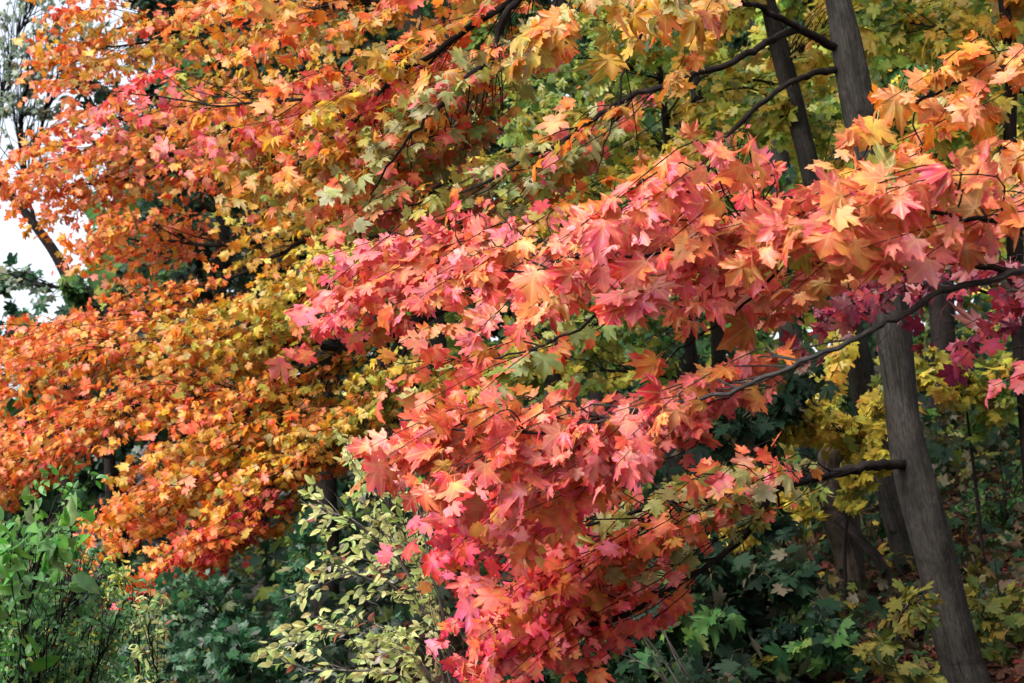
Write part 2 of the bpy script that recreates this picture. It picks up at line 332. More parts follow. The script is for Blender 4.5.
def spline(P, n):
    """Catmull-Rom through the points P, n samples"""
    P = np.asarray(P, float)
    Q = np.vstack([2 * P[0] - P[1], P, 2 * P[-1] - P[-2]])
    t = np.linspace(0, len(P) - 1 - 1e-9, n); i = t.astype(int); f = (t - i)[:, None]
    a, b, c, d = Q[i], Q[i + 1], Q[i + 2], Q[i + 3]
    return .5 * (2 * b + (c - a) * f + (2 * a - 5 * b + 4 * c - d) * f ** 2 + (3 * b - a - 3 * c + d) * f ** 3)

def unit(v): return v / (np.linalg.norm(v) + 1e-9)
NP = np.array([-.30, -.78, .48])          # leaves turn their blades to the open sky at the wood's edge

def pick_cols(pal, k=None):
    w, A, B = PAL[pal]
    i = rng.choice(len(w), p=w) if k is None else k
    j = np.clip(rng.normal(1, .10), .72, 1.3)
    h = 1 + rng.normal(0, .05, 3)
    return i, A[i] * j * h, B[i] * j * h

def spray(tree, pts, r0, r1, w, dd, n, size, pal, start=.25, bias=0.0, kind='maple', bark=None, lmat=None, per=7, sides=8, droop=.75, facing=NP,
          spread=.6, back=0.0, flow=None, flen=(4, 8), twig=.0032, name='branch', world_pts=False, wob=1.0, fwdlean=1.0):
    """One limb with its twigs (a part) and the leaves on them (its sub-part).  w: half height in picture points at the limb's distance."""
    origin = np.array(tree.location)
    W = np.array(pts, float) if world_pts else np.array([at(*p) for p in pts])
    m = max(14, 5 * len(W)); C = spline(W, m)
    seg = np.linalg.norm(np.diff(C, axis=0), axis=1).sum() / m
    C[1:-1] += rng.normal(0, seg * .09 * wob, (m - 2, 3))
    tb = Tubes(); u = np.linspace(0, 1, m)
    tb.add(C, r0 + (r1 - r0) * u ** .8, sides, rough=.10, seed=int(rng.integers(1e6)))
    lv = Leaves()
    Tn = np.gradient(C, axis=0); Tn /= np.linalg.norm(Tn, axis=1)[:, None]
    length = seg * m
    nt = max(1, int(n / per))
    dist = np.linalg.norm(C - CAM, axis=1)
    if flow is not None:
        per = 15 if size > .078 else 18
        for i in range(max(1, int(n / per))):
            s = start + (1 - start) * (i + rng.random()) / max(1, int(n / per))
            k = min(m - 1, int(s * (m - 1)))
            pxm = dist[k] / FPX
            wm = (w if np.isscalar(w) else w[0] + (w[1] - w[0]) * s) * pxm * .8
            bm_ = (bias if np.isscalar(bias) else bias[0] + (bias[1] - bias[0]) * s) * pxm
            ang = rng.uniform(0, 2 * math.pi); q = math.sqrt(rng.random())
            Lf = size * rng.uniform(*flen) * (1.0 if s < .9 else .75)
            fd = unit(np.array(flow) + rng.normal(0, .13, 3))
            c0 = C[k] + ZUP * (q * math.sin(ang) * wm - bm_) + np.array([0, 1, 0]) * (q * math.cos(ang) * dd + back)
            mp_ = c0 - fd * Lf * .45; e = c0 + fd * Lf * .55 - ZUP * .10 * Lf
            k0 = max(0, int(k - (Lf * .8 + np.linalg.norm(c0 - C[k]) * .7) / length * m)); a = C[k0]
            if np.linalg.norm(a - mp_) < .02: a = a + np.array([0, 0, .03])
            tw = spline([a, (a + mp_) / 2 + rng.normal(0, .05 * Lf, 3), mp_, (mp_ + e) / 2 + ZUP * .05 * Lf + rng.normal(0, .03 * Lf, 3), e], 13)
            tb.add(tw, np.linspace(twig * 1.15, twig * .35, 13), 4)
            pn = pal if isinstance(pal, str) else (pal[0] if rng.random() > (s - start) / (1 - start + 1e-6) else pal[1])
            ti, _, _ = pick_cols(pn)
            for j in range(per):
                f = 1.0 if j == 0 else rng.uniform(.30, .5) + (.98 - rng.uniform(.30, .5)) * (j / per)
                f = min(f, 1.0); x = f * 12; x0 = min(11, int(x)); pos = tw[x0] + (tw[x0 + 1] - tw[x0]) * (x - x0)
                td = unit(tw[x0 + 1] - tw[x0])
                lat = unit(np.cross(td, facing) + rng.normal(0, .35, 3)) * (0 if j == 0 else (1 if j % 2 else -1))
                tip = unit(td * .75 + lat * .65 - ZUP * droop * .7 + rng.normal(0, .28, 3))
                i_, ca, cb = pick_cols(pn, ti if rng.random() < .5 else None)
                lv.add(kind, pos, tip, unit(facing + rng.normal(0, spread, 3)), size * np.clip(rng.normal(.96, .31), .38, 1.6) * .78, ca, cb)
        nt = 0
    for i in range(nt):
        s = start + (1 - start) * (i + rng.random()) / nt
        k = min(m - 1, int(s * (m - 1)))
        wm = (w if np.isscalar(w) else w[0] + (w[1] - w[0]) * s) * (1 if world_pts else dist[k] / FPX)
        bm_ = (bias if np.isscalar(bias) else bias[0] + (bias[1] - bias[0]) * s) * (1 if world_pts else dist[k] / FPX)
        ang = rng.uniform(0, 2 * math.pi); q = math.sqrt(rng.random()) * (1.0 if s < .85 else 1 - (s - .85) * 3)
        off = ZUP * (q * math.sin(ang) * wm - bm_) + np.array([0, 1, 0]) * (q * math.cos(ang) * dd + back)
        end = C[k] + off + Tn[k] * rng.uniform(-.2, .6) * size
        reach = np.linalg.norm(off) * .9 * fwdlean + size * .5
        k0 = max(0, int(k - reach / length * m))
        a = C[k0]; L = np.linalg.norm(end - a)
        mid = (a + end) / 2 + rng.normal(0, .09 * L, 3) + ZUP * .10 * L
        tw = spline([a, mid, end], 6)
        tb.add(tw, np.linspace(twig * (1.6 if L > .5 else 1.1), twig * .55, 6), 3 if twig < .004 else 4)
        pn = pal if isinstance(pal, str) else (pal[0] if rng.random() > (s - start) / (1 - start + 1e-6) else pal[1])
        ti, _, _ = pick_cols(pn)
        td = unit(end - a)
        for j in range(per):
            f = 1.0 if j == 0 else 1 - min(.8, (.85 * size + .0) * ((j + 1) // 2) / max(L, size) * rng.uniform(.6, 1.1))
            x = f * 5; x0 = min(4, int(x)); pos = tw[x0] + (tw[x0 + 1] - tw[x0]) * (x - x0)
            lat = unit(np.cross(td, facing) + rng.normal(0, .3, 3)) * (0 if j == 0 else (1 if j % 2 else -1))
            tip = unit(td * .55 + lat * .6 - ZUP * droop + np.array([-.25, 0, 0]) + rng.normal(0, .32, 3))
            nr = unit(facing + rng.normal(0, spread, 3))
            i_, ca, cb = pick_cols(pn, ti if rng.random() < .55 else None)
            lv.add(kind, pos, tip, nr, size * np.clip(rng.normal(1, .22), .5, 1.45) * .78, ca, cb)
    b = tb.build(name, bark or tree_bark[tree.name], tree, origin)
    if lv.items:
        lv.build('leaves', lmat or LEAF, b, origin)
    return b, C

tree_bark = {}
def thing(name, label, cat, loc, bark, group=None):
    o = bpy.data.objects.new(name, None); COL.objects.link(o)
    o.location = [float(v) for v in loc]; o.empty_display_size = .3
    o['label'] = label; o['category'] = cat
    if group: o['group'] = group
    tree_bark[o.name] = bark
    return o

def trunk(tree, pts, radii, bark=None, sides=20, rough=.12, world_pts=False, name='trunk', n=40):
    W = np.array(pts, float) if world_pts else np.array([at(*p) for p in pts])
    C = spline(W, n)
    rad = np.interp(np.linspace(0, 1, n), np.linspace(0, 1, len(radii)), radii)
    t = Tubes(); t.add(C, rad, sides, rough=rough, seed=int(rng.integers(1e6)))
    t.build(name, bark or tree_bark[tree.name], tree, np.array(tree.location)); return C

def base_at(px, py, d):
    p = at(px, py, d); p[2] = ground(p[0], p[1]) - .1; return p

# ------------------------------------------------------------------ ground
def build_ground():
    a = np.concatenate([-np.geomspace(2000, 12, 26), np.linspace(-11, 11, 90), np.geomspace(12, 2000, 26)])
    b = np.concatenate([-np.geomspace(200, 6, 12), np.linspace(-5, 45, 180), np.geomspace(47, 2500, 26)])
    X, Y = np.meshgrid(a, b); Z = ground(X, Y)
    V = np.stack([X, Y, Z], -1).reshape(-1, 3); nx = len(a); ny = len(b)
    i = np.arange(ny - 1)[:, None] * nx; j = np.arange(nx - 1)[None]
    F = np.stack([i + j, i + j + 1, i + nx + j + 1, i + nx + j], -1).reshape(-1, 4)
    o = mesh_object('ground', V, F, SOIL, None, (0, 0, 0)); o['kind'] = 'structure'
build_ground()

def litter(name, n, x0, x1, y0, y1, pal, size, lift, kind='maple', up=.35, material=None):
    lv = Leaves()
    for _ in range(n):
        x, y = rng.uniform(x0, x1), rng.uniform(y0, y1)
        p = np.array([x, y, ground(x, y) + rng.uniform(.01, lift)])
        _, ca, cb = pick_cols(pal)
        lv.add(kind, p, unit(np.array([*rng.normal(0, 1, 2), rng.normal(0, .2)])), unit(ZUP + rng.normal(0, up, 3)), size * rng.uniform(.6, 1.2), ca, cb)
    o = lv.build(name, material or LEAF_DRY, None, (0, 0, 0)); o['kind'] = 'stuff'; return o
litter('fallen_leaves', 26000, -1.5, 8, 5, 17, 'litter', .10, .06)
litter('ground_cover', 9000, .6, 8, 7.3, 15, 'slopegreen', .075, .38, 'maple_far', .7, LEAF_DULL)

# ------------------------------------------------------------------ grey leaning maple (its trunk stands in the right of the picture)
T2 = thing('maple_tree', 'maple with smooth grey leaning trunk at the right and pink leaves on its low limb', 'tree', base_at(985, 740, 6.9), BARK_GREY)
trunk(T2, [(1000, 780, 6.85), (985, 740, 6.9), (968, 683, 7), (945, 600, 7.05), (925, 520, 7.1), (907, 440, 7.2), (893, 340, 7.3), (882, 250, 7.4), (866, 150, 7.5), (850, 60, 7.6),
           (838, 0, 7.7), (815, -120, 7.9), (780, -300, 8.2), (750, -480, 8.4)], [.14, .118, .108, .103, .098, .094, .09, .086, .081, .077, .073, .066, .055, .03], n=90, rough=.10)
FLOW = (-.84, -.12, -.44)
D = dict(bark=BARK_DARK, flow=FLOW, flen=(5, 10), spread=.68)
spray(T2, [(909, 466, 7.15), (880, 464, 7.0), (850, 470, 6.9), (800, 482, 6.7), (760, 492, 6.5), (720, 498, 6.3), (670, 503, 6.1), (620, 515, 6.0), (575, 530, 5.9)], .030, .005, 32, .35, 480, .074, ('mixed', 'mixed'), start=.5, bias=8, back=.1, **D)
spray(T2, [(768, 500, 6.5), (745, 535, 6.5), (700, 570, 6.4), (650, 600, 6.3), (610, 622, 6.2), (570, 628, 6.2), (535, 635, 6.2), (495, 640, 6.2)], .018, .004, (18, 34), .3, 500, .074, ('pink', 'hotpink'), start=.5, bias=(-4, -4), **D)
spray(T2, [(670, 503, 6.1), (645, 525, 6.0), (610, 550, 5.9), (570, 570, 5.9), (530, 580, 5.9), (500, 580, 5.9)], .012, .003, 34, .35, 420, .074, ('coral', 'hotpink'), start=.25, **D)
spray(T2, [(834, 47, 7.62), (799, 30, 7.4), (768, 42, 7.2), (740, 58, 7.1), (680, 80, 7), (632, 96, 7), (600, 115, 7), (560, 142, 7), (525, 160, 7), (480, 185, 7.1), (430, 200, 7.2), (375, 215, 7.3)], .025, .004, 40, .4, 460, .078, 'mixed', start=.5, back=.25, **D)
spray(T2, [(836, 70, 7.6), (809, 74, 7.5), (779, 90, 7.4), (749, 115, 7.3), (721, 145, 7.2), (700, 190, 7.1), (680, 230, 7.1)], .021, .006, 30, .3, 40, .085, 'mixed', start=.7, **D)
spray(T2, [(799, 30, 7.4), (769, 12, 7.1), (734, -4, 6.6), (690, -16, 6.0), (640, -22, 5.6), (580, -16, 5.3), (510, 0, 5.2)], .018, .003, 26, .3, 130, .10, ('gold', 'orangeolive'), start=.35, bias=26, kind='maple_near', lmat=LEAF_NEAR, bark=BARK_DARK, flow=(-.5, -.1, -.8), flen=(2, 4))
spray(T2, [(690, -40, 6.9), (665, 0, 6.8), (645, 30, 6.8), (625, 65, 6.8), (620, 100, 6.8), (608, 135, 6.8), (596, 175, 6.8)], .012, .003, 50, .25, 70, .085, 'orangeolive', start=.2, **D)
b_, c_ = spray(T2, [(785, -280, 8.15), (700, -150, 7.6), (600, -60, 7.3), (540, -20, 7.2), (505, 15, 7.2), (490, 55, 7.2), (455, 90, 7.2), (430, 115, 7.2), (400, 150, 7.2), (370, 195, 7.2)], .032, .004, 40, .4, 460, .078, ('mixed', 'mixed'), start=.42, back=.2, **D)
spray(T2, [(540, -20, 7.2), (505, 5, 7.3), (469, 27, 7.4), (426, 58, 7.4), (395, 73, 7.4), (350, 90, 7.5), (305, 99, 7.6), (277, 100, 7.7), (220, 105, 7.8), (150, 95, 7.9), (95, 90, 8)], .021, .003, (48, 32), .5, 760, .076, ('orange', 'pink'), start=.2, back=.3, **D)
spray(T2, [(395, 73, 7.4), (365, 110, 7.5), (345, 130, 7.6), (315, 145, 7.8), (285, 155, 8), (255, 160, 8.2)], .012, .003, 36, .5, 520, .076, ('gold', 'orangeolive'), start=.1, back=.1, **D)
spray(T2, [(490, 55, 7.2), (440, 110, 7.4), (410, 150, 7.6), (380, 180, 7.8), (350, 195, 8)], .012, .003, 32, .5, 420, .076, ('mixed', 'orange'), start=.1, back=.1, **D)
spray(T2, [(620, -70, 7.3), (500, -40, 7.5), (400, -10, 7.6), (300, 10, 7.8), (210, 25, 8)], .022, .004, 30, .5, 440, .076, ('orangeolive', 'orange'), start=.2, bias=8, **D)
# unseen crown limbs added above the frame, spread to shade the slope
def shade_canopy(tree, root, centre, rx, ry, rz, n, pal, limbs=7, leaf=.17):
    root = np.array(root, float); centre = np.array(centre, float)
    for i in range(limbs):
        az = i * 2.4; q = math.sqrt((i + .5) / limbs)
        e = centre + np.array([rx * q * math.cos(az), ry * q * math.sin(az), rz * rng.uniform(-.6, .8)])
        spray(tree, [root, (root + e) / 2 + np.array([0, 0, .25]), e, e + (e - root) * .15], .045, .01, .55, 1.1, n // limbs, leaf, pal, start=.35, kind='maple_far', bark=BARK_DARK, world_pts=True, sides=5, twig=.006)
shade_canopy(T2, at(780, -300, 8.2), (1.4, 8.0, 7.3), 3.2, 2.2, .7, 5600, 'orangeolive', 10)

# ------------------------------------------------------------------ red maple reaching in from the right (trunk outside the picture)
bx = at(1290, 760, 5.0); bx[2] = ground(bx[0], bx[1]) - .1
T1 = thing('maple_tree', 'near red maple reaching in from the right edge with big coral and pink leaves', 'tree', bx, BARK_SILVER)
trunk(T1, [(1300, 860, 5.0), (1285, 600, 5.0), (1270, 330, 5.0), (1250, 60, 5.05), (1230, -300, 5.2), (1210, -650, 5.4)], [.13, .11, .10, .09, .06, .03], bark=BARK_GREY, n=50)
N = dict(kind='maple_near', lmat=LEAF_NEAR, bark=BARK_DARK, flow=FLOW, flen=(4, 8), spread=.68)
spray(T1, [(1268, 300, 5.0), (1150, 272, 4.8), (1060, 266, 4.2), (1000, 276, 4.0), (940, 293, 3.95), (900, 315, 3.95), (860, 335, 3.95), (800, 362, 4.0), (735, 390, 4.1), (660, 406, 4.35), (580, 424, 4.5), (510, 432, 4.5), (455, 428, 4.5), (400, 420, 4.5)],
      .0135, .003, (24, 26), .2, 680, .070, ('pink', 'coral'), start=.62, bias=(-22, 4), back=.12, **{**N, 'bark': BARK_SILVER})
spray(T1, [(1015, 272, 4.05), (960, 262, 4.2), (900, 252, 4.4), (850, 246, 4.35), (800, 240, 4.3), (750, 243, 4.3), (700, 250, 4.3), (640, 256, 4.35), (580, 264, 4.4), (520, 272, 4.6), (440, 268, 4.8)], .011, .003, (34, 22), .2, 520, .073, ('salmon', 'pink'), start=.28, bias=(-10, -4), back=.05, **N)
spray(T1, [(760, 243, 4.3), (720, 215, 4.25), (680, 190, 4.2), (640, 195, 4.2), (590, 225, 4.3)], .006, .002, 30, .2, 190, .08, 'pink', start=.2, **N)
spray(T1, [(560, 266, 4.5), (510, 262, 5.2), (450, 262, 5.8), (415, 270, 6), (385, 268, 6), (360, 270, 6)], .006, .002, 40, .3, 560, .075, ('coral', 'pink'), start=.2, **D)
spray(T1, [(700, 250, 4.3), (660, 280, 4.5), (612, 306, 4.7), (560, 338, 5), (512, 355, 5.2), (460, 362, 5.4), (395, 362, 5.6)], .009, .002, 18, .25, 95, .075, ('mixed', 'coral'), start=.5, **D)
spray(T1, [(800, 240, 4.3), (770, 280, 4.4), (730, 315, 4.5), (680, 350, 4.6), (640, 385, 4.7)], .006, .002, 10, .15, 24, .075, 'pink', start=.1, **N)
spray(T1, [(850, 246, 4.35), (835, 265, 4.4), (815, 285, 4.5), (790, 300, 4.6)], .006, .002, 18, .25, 45, .08, 'salmon', start=.1, **N)
spray(T1, [(700, 398, 4.5), (660, 428, 4.7), (620, 455, 4.9), (585, 480, 5.1), (545, 505, 5.3), (510, 525, 5.4)], .008, .002, 34, .3, 380, .075, ('coral', 'hotpink'), start=.2, **D)
spray(T1, [(600, 420, 4.5), (575, 445, 4.9), (550, 462, 5.2), (520, 475, 5.4), (495, 490, 5.5), (480, 500, 5.5)], .007, .002, (26, 24), .3, 270, .075, ('pink', 'hotpink'), start=.15, **D)
spray(T1, [(1256, 90, 5.05), (1130, 130, 4.7), (1060, 152, 4.5), (1010, 165, 4.4), (960, 178, 4.3), (905, 195, 4.2), (850, 200, 4.15)], .013, .003, 34, .3, 160, .083, ('tan', 'orangeolive'), start=.35, **N)
spray(T1, [(1262, 190, 5.0), (1130, 215, 4.3), (1060, 225, 4.0), (1000, 222, 3.9), (940, 215, 3.8), (880, 195, 3.8), (830, 215, 3.9), (760, 225, 4.1)], .012, .003, 30, .22, 200, .084, ('salmon', 'salmon'), start=.33, bias=-8, **{**N, 'flow': (-.95, -.1, -.22)})
spray(T1, [(1252, 20, 5.1), (1120, 40, 4.9), (1040, 55, 4.8), (980, 75, 4.8), (930, 95, 4.8), (885, 125, 4.8), (860, 160, 4.8)], .011, .003, 30, .3, 120, .083, ('tan', 'orange'), start=.35, **N)
spray(T1, [(1100, 268, 4.7), (1040, 290, 5.2), (980, 290, 5.6), (920, 285, 5.9), (870, 295, 6.1), (840, 305, 6.2)], .01, .003, (34, 26), .3, 260, .075, 'maroon', start=.1, **{**D, 'spread': .95})
spray(T1, [(1190, 400, 5.0), (1110, 360, 5), (1060, 345, 5), (1030, 345, 5), (1005, 350, 5)], .009, .003, 16, .3, 18, .075, ('pink', 'tan'), start=.25, **D)
shade_canopy(T1, at(1215, -560, 5.35), (4.2, 5.6, 6.4), 2.6, 2.6, .8, 3600, 'orange')  # unseen crown mass added overhead to keep light off the slope
shade_canopy(T1, at(1262, 190, 5.0), (5.0, 4.2, 3.6), 1.6, 2.4, 1.2, 2600, 'orange')  # unseen low crown added at the side, also for shade

# ------------------------------------------------------------------ orange maple with the crown that fills the left
T3 = thing('maple_tree', 'large orange maple whose crown fills the left with a thin grey leaning trunk', 'tree', base_at(655, 700, 11), BARK_GREY)
trunk(T3, [(665, 760, 10.9), (640, 600, 11), (605, 490, 11), (552, 370, 11.1), (490, 225, 11.2), (430, 60, 11.4), (395, -20, 11.5), (340, -200, 11.8), (300, -400, 12)], [.11, .105, .1, .098, .096, .092, .085, .06, .03], n=70)
F = dict(bark=BARK_DARK, kind='maple', sides=6, flow=(-.88, -.1, -.34), flen=(7, 13))
S3 = .066
for pts, r, w, dd, n, pal, st, bi in [
  ([(402, 0, 11.5), (330, 5, 11.4), (250, 22, 11.6), (170, 35, 11.9), (95, 52, 12), (58, 72, 12)], .03, 40, .7, 1000, ('gold', 'orange'), .1, 0),
  ([(430, 60, 11.4), (330, 90, 11.5), (230, 115, 11.7), (140, 135, 12), (60, 160, 12.2), (15, 178, 12.3)], .035, 40, .7, 1150, ('gold', 'orange'), .15, 0),
  ([(445, 110, 11.4), (350, 165, 11.5), (250, 165, 11.7), (150, 175, 12), (80, 185, 12.2), (45, 185, 12.3)], .035, 22, .7, 700, 'orange', .15, 0),
  ([(478, 195, 11.2), (390, 235, 11.3), (310, 238, 11.5), (220, 245, 11.7), (150, 240, 12), (95, 240, 12)], .04, 22, .6, 330, 'orange', .72, 0),
  ([(470, 170, 11.3), (420, 195, 11.4), (360, 210, 11.5), (300, 222, 11.6), (255, 235, 11.7)], .03, 40, .6, 800, ('yellow', 'gold'), .1, 0),
  ([(505, 262, 11.2), (420, 320, 11), (345, 350, 10.9), (270, 400, 10.8), (200, 432, 10.8), (140, 445, 10.8)], .07, 30, .7, 560, ('gold', 'orange'), .4, 0),
  ([(482, 205, 11.2), (400, 262, 11), (330, 282, 10.9), (280, 305, 10.8), (230, 335, 10.8), (180, 350, 10.8)], .04, 46, .7, 900, ('yellow', 'gold'), .25, 0),
  ([(345, 350, 10.9), (260, 342, 11), (170, 338, 11.2), (90, 358, 11.4), (20, 372, 11.6), (-40, 385, 11.7)], .025, 36, .7, 1050, ('gold', 'orange'), .1, 0),
  ([(310, 238, 11.5), (240, 275, 11.6), (170, 305, 11.8), (100, 318, 12), (40, 335, 12), (-20, 350, 12)], .02, 18, .6, 620, 'orange', .35, 0),
  ([(270, 400, 10.8), (210, 398, 10.9), (140, 405, 11), (70, 428, 11.1), (10, 465, 11.2), (-40, 500, 11.3)], .025, 34, .7, 1000, 'orange', .05, 0),
  ([(345, 350, 10.9), (290, 410, 10.7), (230, 455, 10.6), (165, 500, 10.5), (110, 528, 10.5)], .03, 32, .6, 760, ('gold', 'orange'), .3, 0),
  ([(400, 335, 11), (350, 420, 10.6), (280, 470, 10.4), (225, 525, 10.3), (180, 570, 10.2)], .03, 36, .6, 900, ('gold', 'orange'), .25, 0),
  ([(280, 470, 10.4), (235, 520, 10.2), (205, 550, 10.1), (180, 575, 10.1)], .01, 22, .4, 240, 'red', .3, 0),
  ([(420, 320, 11), (380, 390, 10.8), (330, 430, 10.7), (270, 450, 10.6)], .025, 36, .6, 600, ('yellow', 'gold'), .2, 0),
  ([(100, 318, 12), (60, 395, 11.8), (30, 450, 11.6), (5, 490, 11.5)], .01, 24, .5, 360, 'orange', .1, 0),
  ([(340, -200, 11.8), (240, -140, 12), (130, -60, 12.2), (60, 20, 12.4)], .03, 60, 1.0, 420, 'orange', .1, 0),
]:
    spray(T3, [tuple(p) for p in pts], r, .004, w * .95, dd, int(n * 1.75), S3, pal, start=st, bias=bi, **F)

# ------------------------------------------------------------------ trees behind, right half
def mid_tree(label, base, tpts, radii, sprays, bark, leaf=.10, kind='maple_far', name='maple_tree', cat='tree', group=None, lmat=None):
    t = thing(name, label, cat, base_at(*base), bark, group)
    trunk(t, tpts, radii, sides=12, n=40)
    for pts, r, w, dd, n, pal in sprays:
        spray(t, pts, r, .004, w, dd, n, leaf, pal, start=.15, kind=kind, sides=5, bark=BARK_DARK if bark is BARK_GREY else bark, lmat=lmat)
    return t
mid_tree('gold leaved maple with grey trunk just behind the leaning grey trunk', (930, 640, 10),
  [(945, 700, 10), (912, 560, 10), (885, 470, 10), (862, 390, 10), (848, 320, 10), (818, 200, 10.2), (800, 130, 10.3), (783, 60, 10.4), (762, -20, 10.5), (730, -150, 10.7)],
  [.12, .11, .095, .088, .084, .078, .072, .066, .055, .04],
  [([(818, 200, 10.2), (880, 150, 10.4), (950, 110, 10.8), (1030, 90, 11)], .03, 60, .8, 850, ('yellow', 'yellowgreen')),
   ([(783, 60, 10.4), (860, 20, 10.8), (950, 0, 11), (1040, -10, 11)], .03, 50, .8, 850, ('yellow', 'yellowgreen')),
   ([(825, 225, 10.2), (900, 230, 10.3), (970, 210, 10.5), (1040, 200, 10.6)], .025, 44, .7, 650, ('yellowgreen', 'yellow')),
   ([(795, 110, 10.3), (750, 130, 10.8), (700, 160, 11), (640, 180, 11)], .02, 50, .7, 480, ('yellowgreen', 'yellow')),
   ([(765, -10, 10.5), (720, 20, 10.8), (660, 30, 11), (590, 20, 11)], .02, 40, .7, 420, ('yellow', 'yellowgreen')),
   ([(850, 330, 10), (830, 380, 9.6), (800, 415, 9.4), (760, 440, 9.3)], .012, 20, .5, 120, 'yellow')], BARK_GREY)
mid_tree('olive green maple with slim grey trunk at the top centre', (720, 640, 13),
  [(735, 700, 13), (722, 400, 13), (705, 200, 13), (694, 70, 13), (684, 0, 13), (660, -150, 13)], [.08, .07, .055, .048, .042, .03],
  [([(700, 150, 13), (640, 160, 13), (570, 190, 13.2), (500, 220, 13.4)], .025, 60, 1, 600, 'olive'),
   ([(690, 40, 13), (620, 60, 13.2), (550, 90, 13.4), (470, 110, 13.6)], .025, 60, 1, 600, ('olive', 'yellowgreen')),
   ([(704, 190, 13), (760, 220, 13), (800, 260, 13), (840, 300, 13)], .02, 60, 1, 480, ('yellowgreen', 'green')),
   ([(708, 240, 13), (660, 270, 13), (610, 290, 13), (560, 300, 13)], .02, 50, 1, 480, 'olive'),
   ([(697, 100, 13), (760, 80, 13.2), (820, 110, 13.4), (890, 150, 13.6)], .02, 60, 1, 500, 'yellowgreen')], BARK_GREY, .12)
mid_tree('young yellow green maple filling the gap left of the second grey trunk', (700, 620, 11.5),
  [(720, 690, 11.5), (700, 450, 11.5), (680, 250, 11.5), (665, 120, 11.5), (655, 20, 11.5)], [.06, .05, .04, .03, .015],
  [([(676, 220, 11.5), (620, 200, 11.4), (560, 210, 11.3), (500, 240, 11.3)], .014, 40, .6, 420, ('yellowgreen', 'yellow')),
   ([(668, 150, 11.5), (610, 130, 11.4), (550, 140, 11.3), (480, 160, 11.3)], .014, 40, .6, 420, ('yellow', 'yellowgreen')),
   ([(660, 80, 11.5), (600, 60, 11.4), (530, 60, 11.4)], .012, 40, .6, 300, ('yellowgreen', 'olive')),
   ([(680, 250, 11.5), (730, 230, 11.3), (780, 240, 11.2)], .012, 40, .6, 300, 'yellowgreen'),
   ([(690, 330, 11.5), (630, 320, 11.3), (570, 330, 11.2), (500, 350, 11.1)], .014, 40, .6, 420, ('olive', 'yellowgreen')),
   ([(695, 380, 11.5), (600, 370, 11.2), (500, 380, 11), (420, 390, 10.8)], .014, 34, .6, 380, ('yellowgreen', 'yellow')),
   ([(665, 120, 11.5), (720, 90, 11.2), (790, 100, 11), (830, 140, 10.9)], .012, 40, .6, 320, ('yellow', 'yellowgreen'))], BARK_DARK, .085, 'maple')
mid_tree('thin dark stemmed maple with yellow leaves in the top right corner', (1040, 640, 9.2),
  [(1055, 700, 9.2), (1030, 450, 9.2), (1015, 250, 9.2), (1010, 130, 9.2), (1011, 60, 9.2), (1003, 0, 9.2), (985, -120, 9.3)], [.06, .055, .05, .042, .038, .032, .02],
  [([(1011, 70, 9.2), (970, 40, 9.2), (920, 25, 9.3), (870, 20, 9.4)], .014, 40, .5, 300, ('yellow', 'yellowgreen')),
   ([(1010, 120, 9.2), (960, 130, 9.3), (910, 150, 9.4), (860, 180, 9.5)], .014, 40, .5, 260, ('yellow', 'yellowgreen')),
   ([(1012, 170, 9.2), (980, 230, 9.2), (930, 260, 9.3), (880, 270, 9.4)], .012, 34, .5, 240, ('yellow', 'yellowgreen')),
   ([(1003, 0, 9.2), (1030, -20, 9.2), (1070, 0, 9.2)], .012, 40, .5, 120, 'gold')], BARK_DARK, .10, 'maple')

# saplings under the maples on the right
def sapling(label, base, stems, sprays, leaf, kind='maple', name='maple_sapling', cat='sapling', bark=BARK_DARK, lmat=LEAF_DULL, group=None, **kw):
    t = thing(name, label, cat, base_at(*base), bark, group)
    for st in stems:
        trunk(t, st, [.014, .011, .007, .003], sides=6, n=18, rough=.05, name='stem')
    for pts, w, dd, n, pal in sprays:
        spray(t, pts, .006, .002, w, dd, n, leaf, pal, start=.1, kind=kind, sides=4, lmat=lmat, **kw)
    return t
SG = 'young maples under the trees on the slope'
sapling('yellow leaved maple sapling left of the leaning grey trunk', (850, 620, 9),
  [[(850, 640, 9), (845, 560, 9), (850, 480, 9), (845, 400, 9)]],
  [([(848, 470, 9), (865, 430, 8.8), (880, 410, 8.6), (895, 400, 8.5)], 30, .4, 225, 'shadeyellow'), ([(850, 440, 9), (825, 420, 8.8), (800, 420, 8.7), (780, 430, 8.7)], 26, .4, 195, 'shadeyellow'),
   ([(848, 500, 9), (865, 470, 8.8), (880, 450, 8.7)], 24, .3, 135, ('shadeyellow', 'shadeyellow'))], .078, group=SG)
sapling('yellow green maple sapling right of the leaning grey trunk', (980, 560, 9.5),
  [[(985, 580, 9.5), (975, 480, 9.5), (965, 400, 9.4), (955, 340, 9.4)]],
  [([(965, 400, 9.4), (945, 380, 9.2), (925, 375, 9), (915, 380, 9)], 30, .4, 180, 'shadeyellow'), ([(962, 390, 9.4), (985, 375, 9.2), (1000, 390, 9.1), (1010, 395, 9)], 24, .4, 165, ('shadeyellow', 'olive')),
   ([(970, 440, 9.5), (990, 410, 9.4), (1012, 400, 9.4)], 16, .3, 75, 'olive')], .078, group=SG)
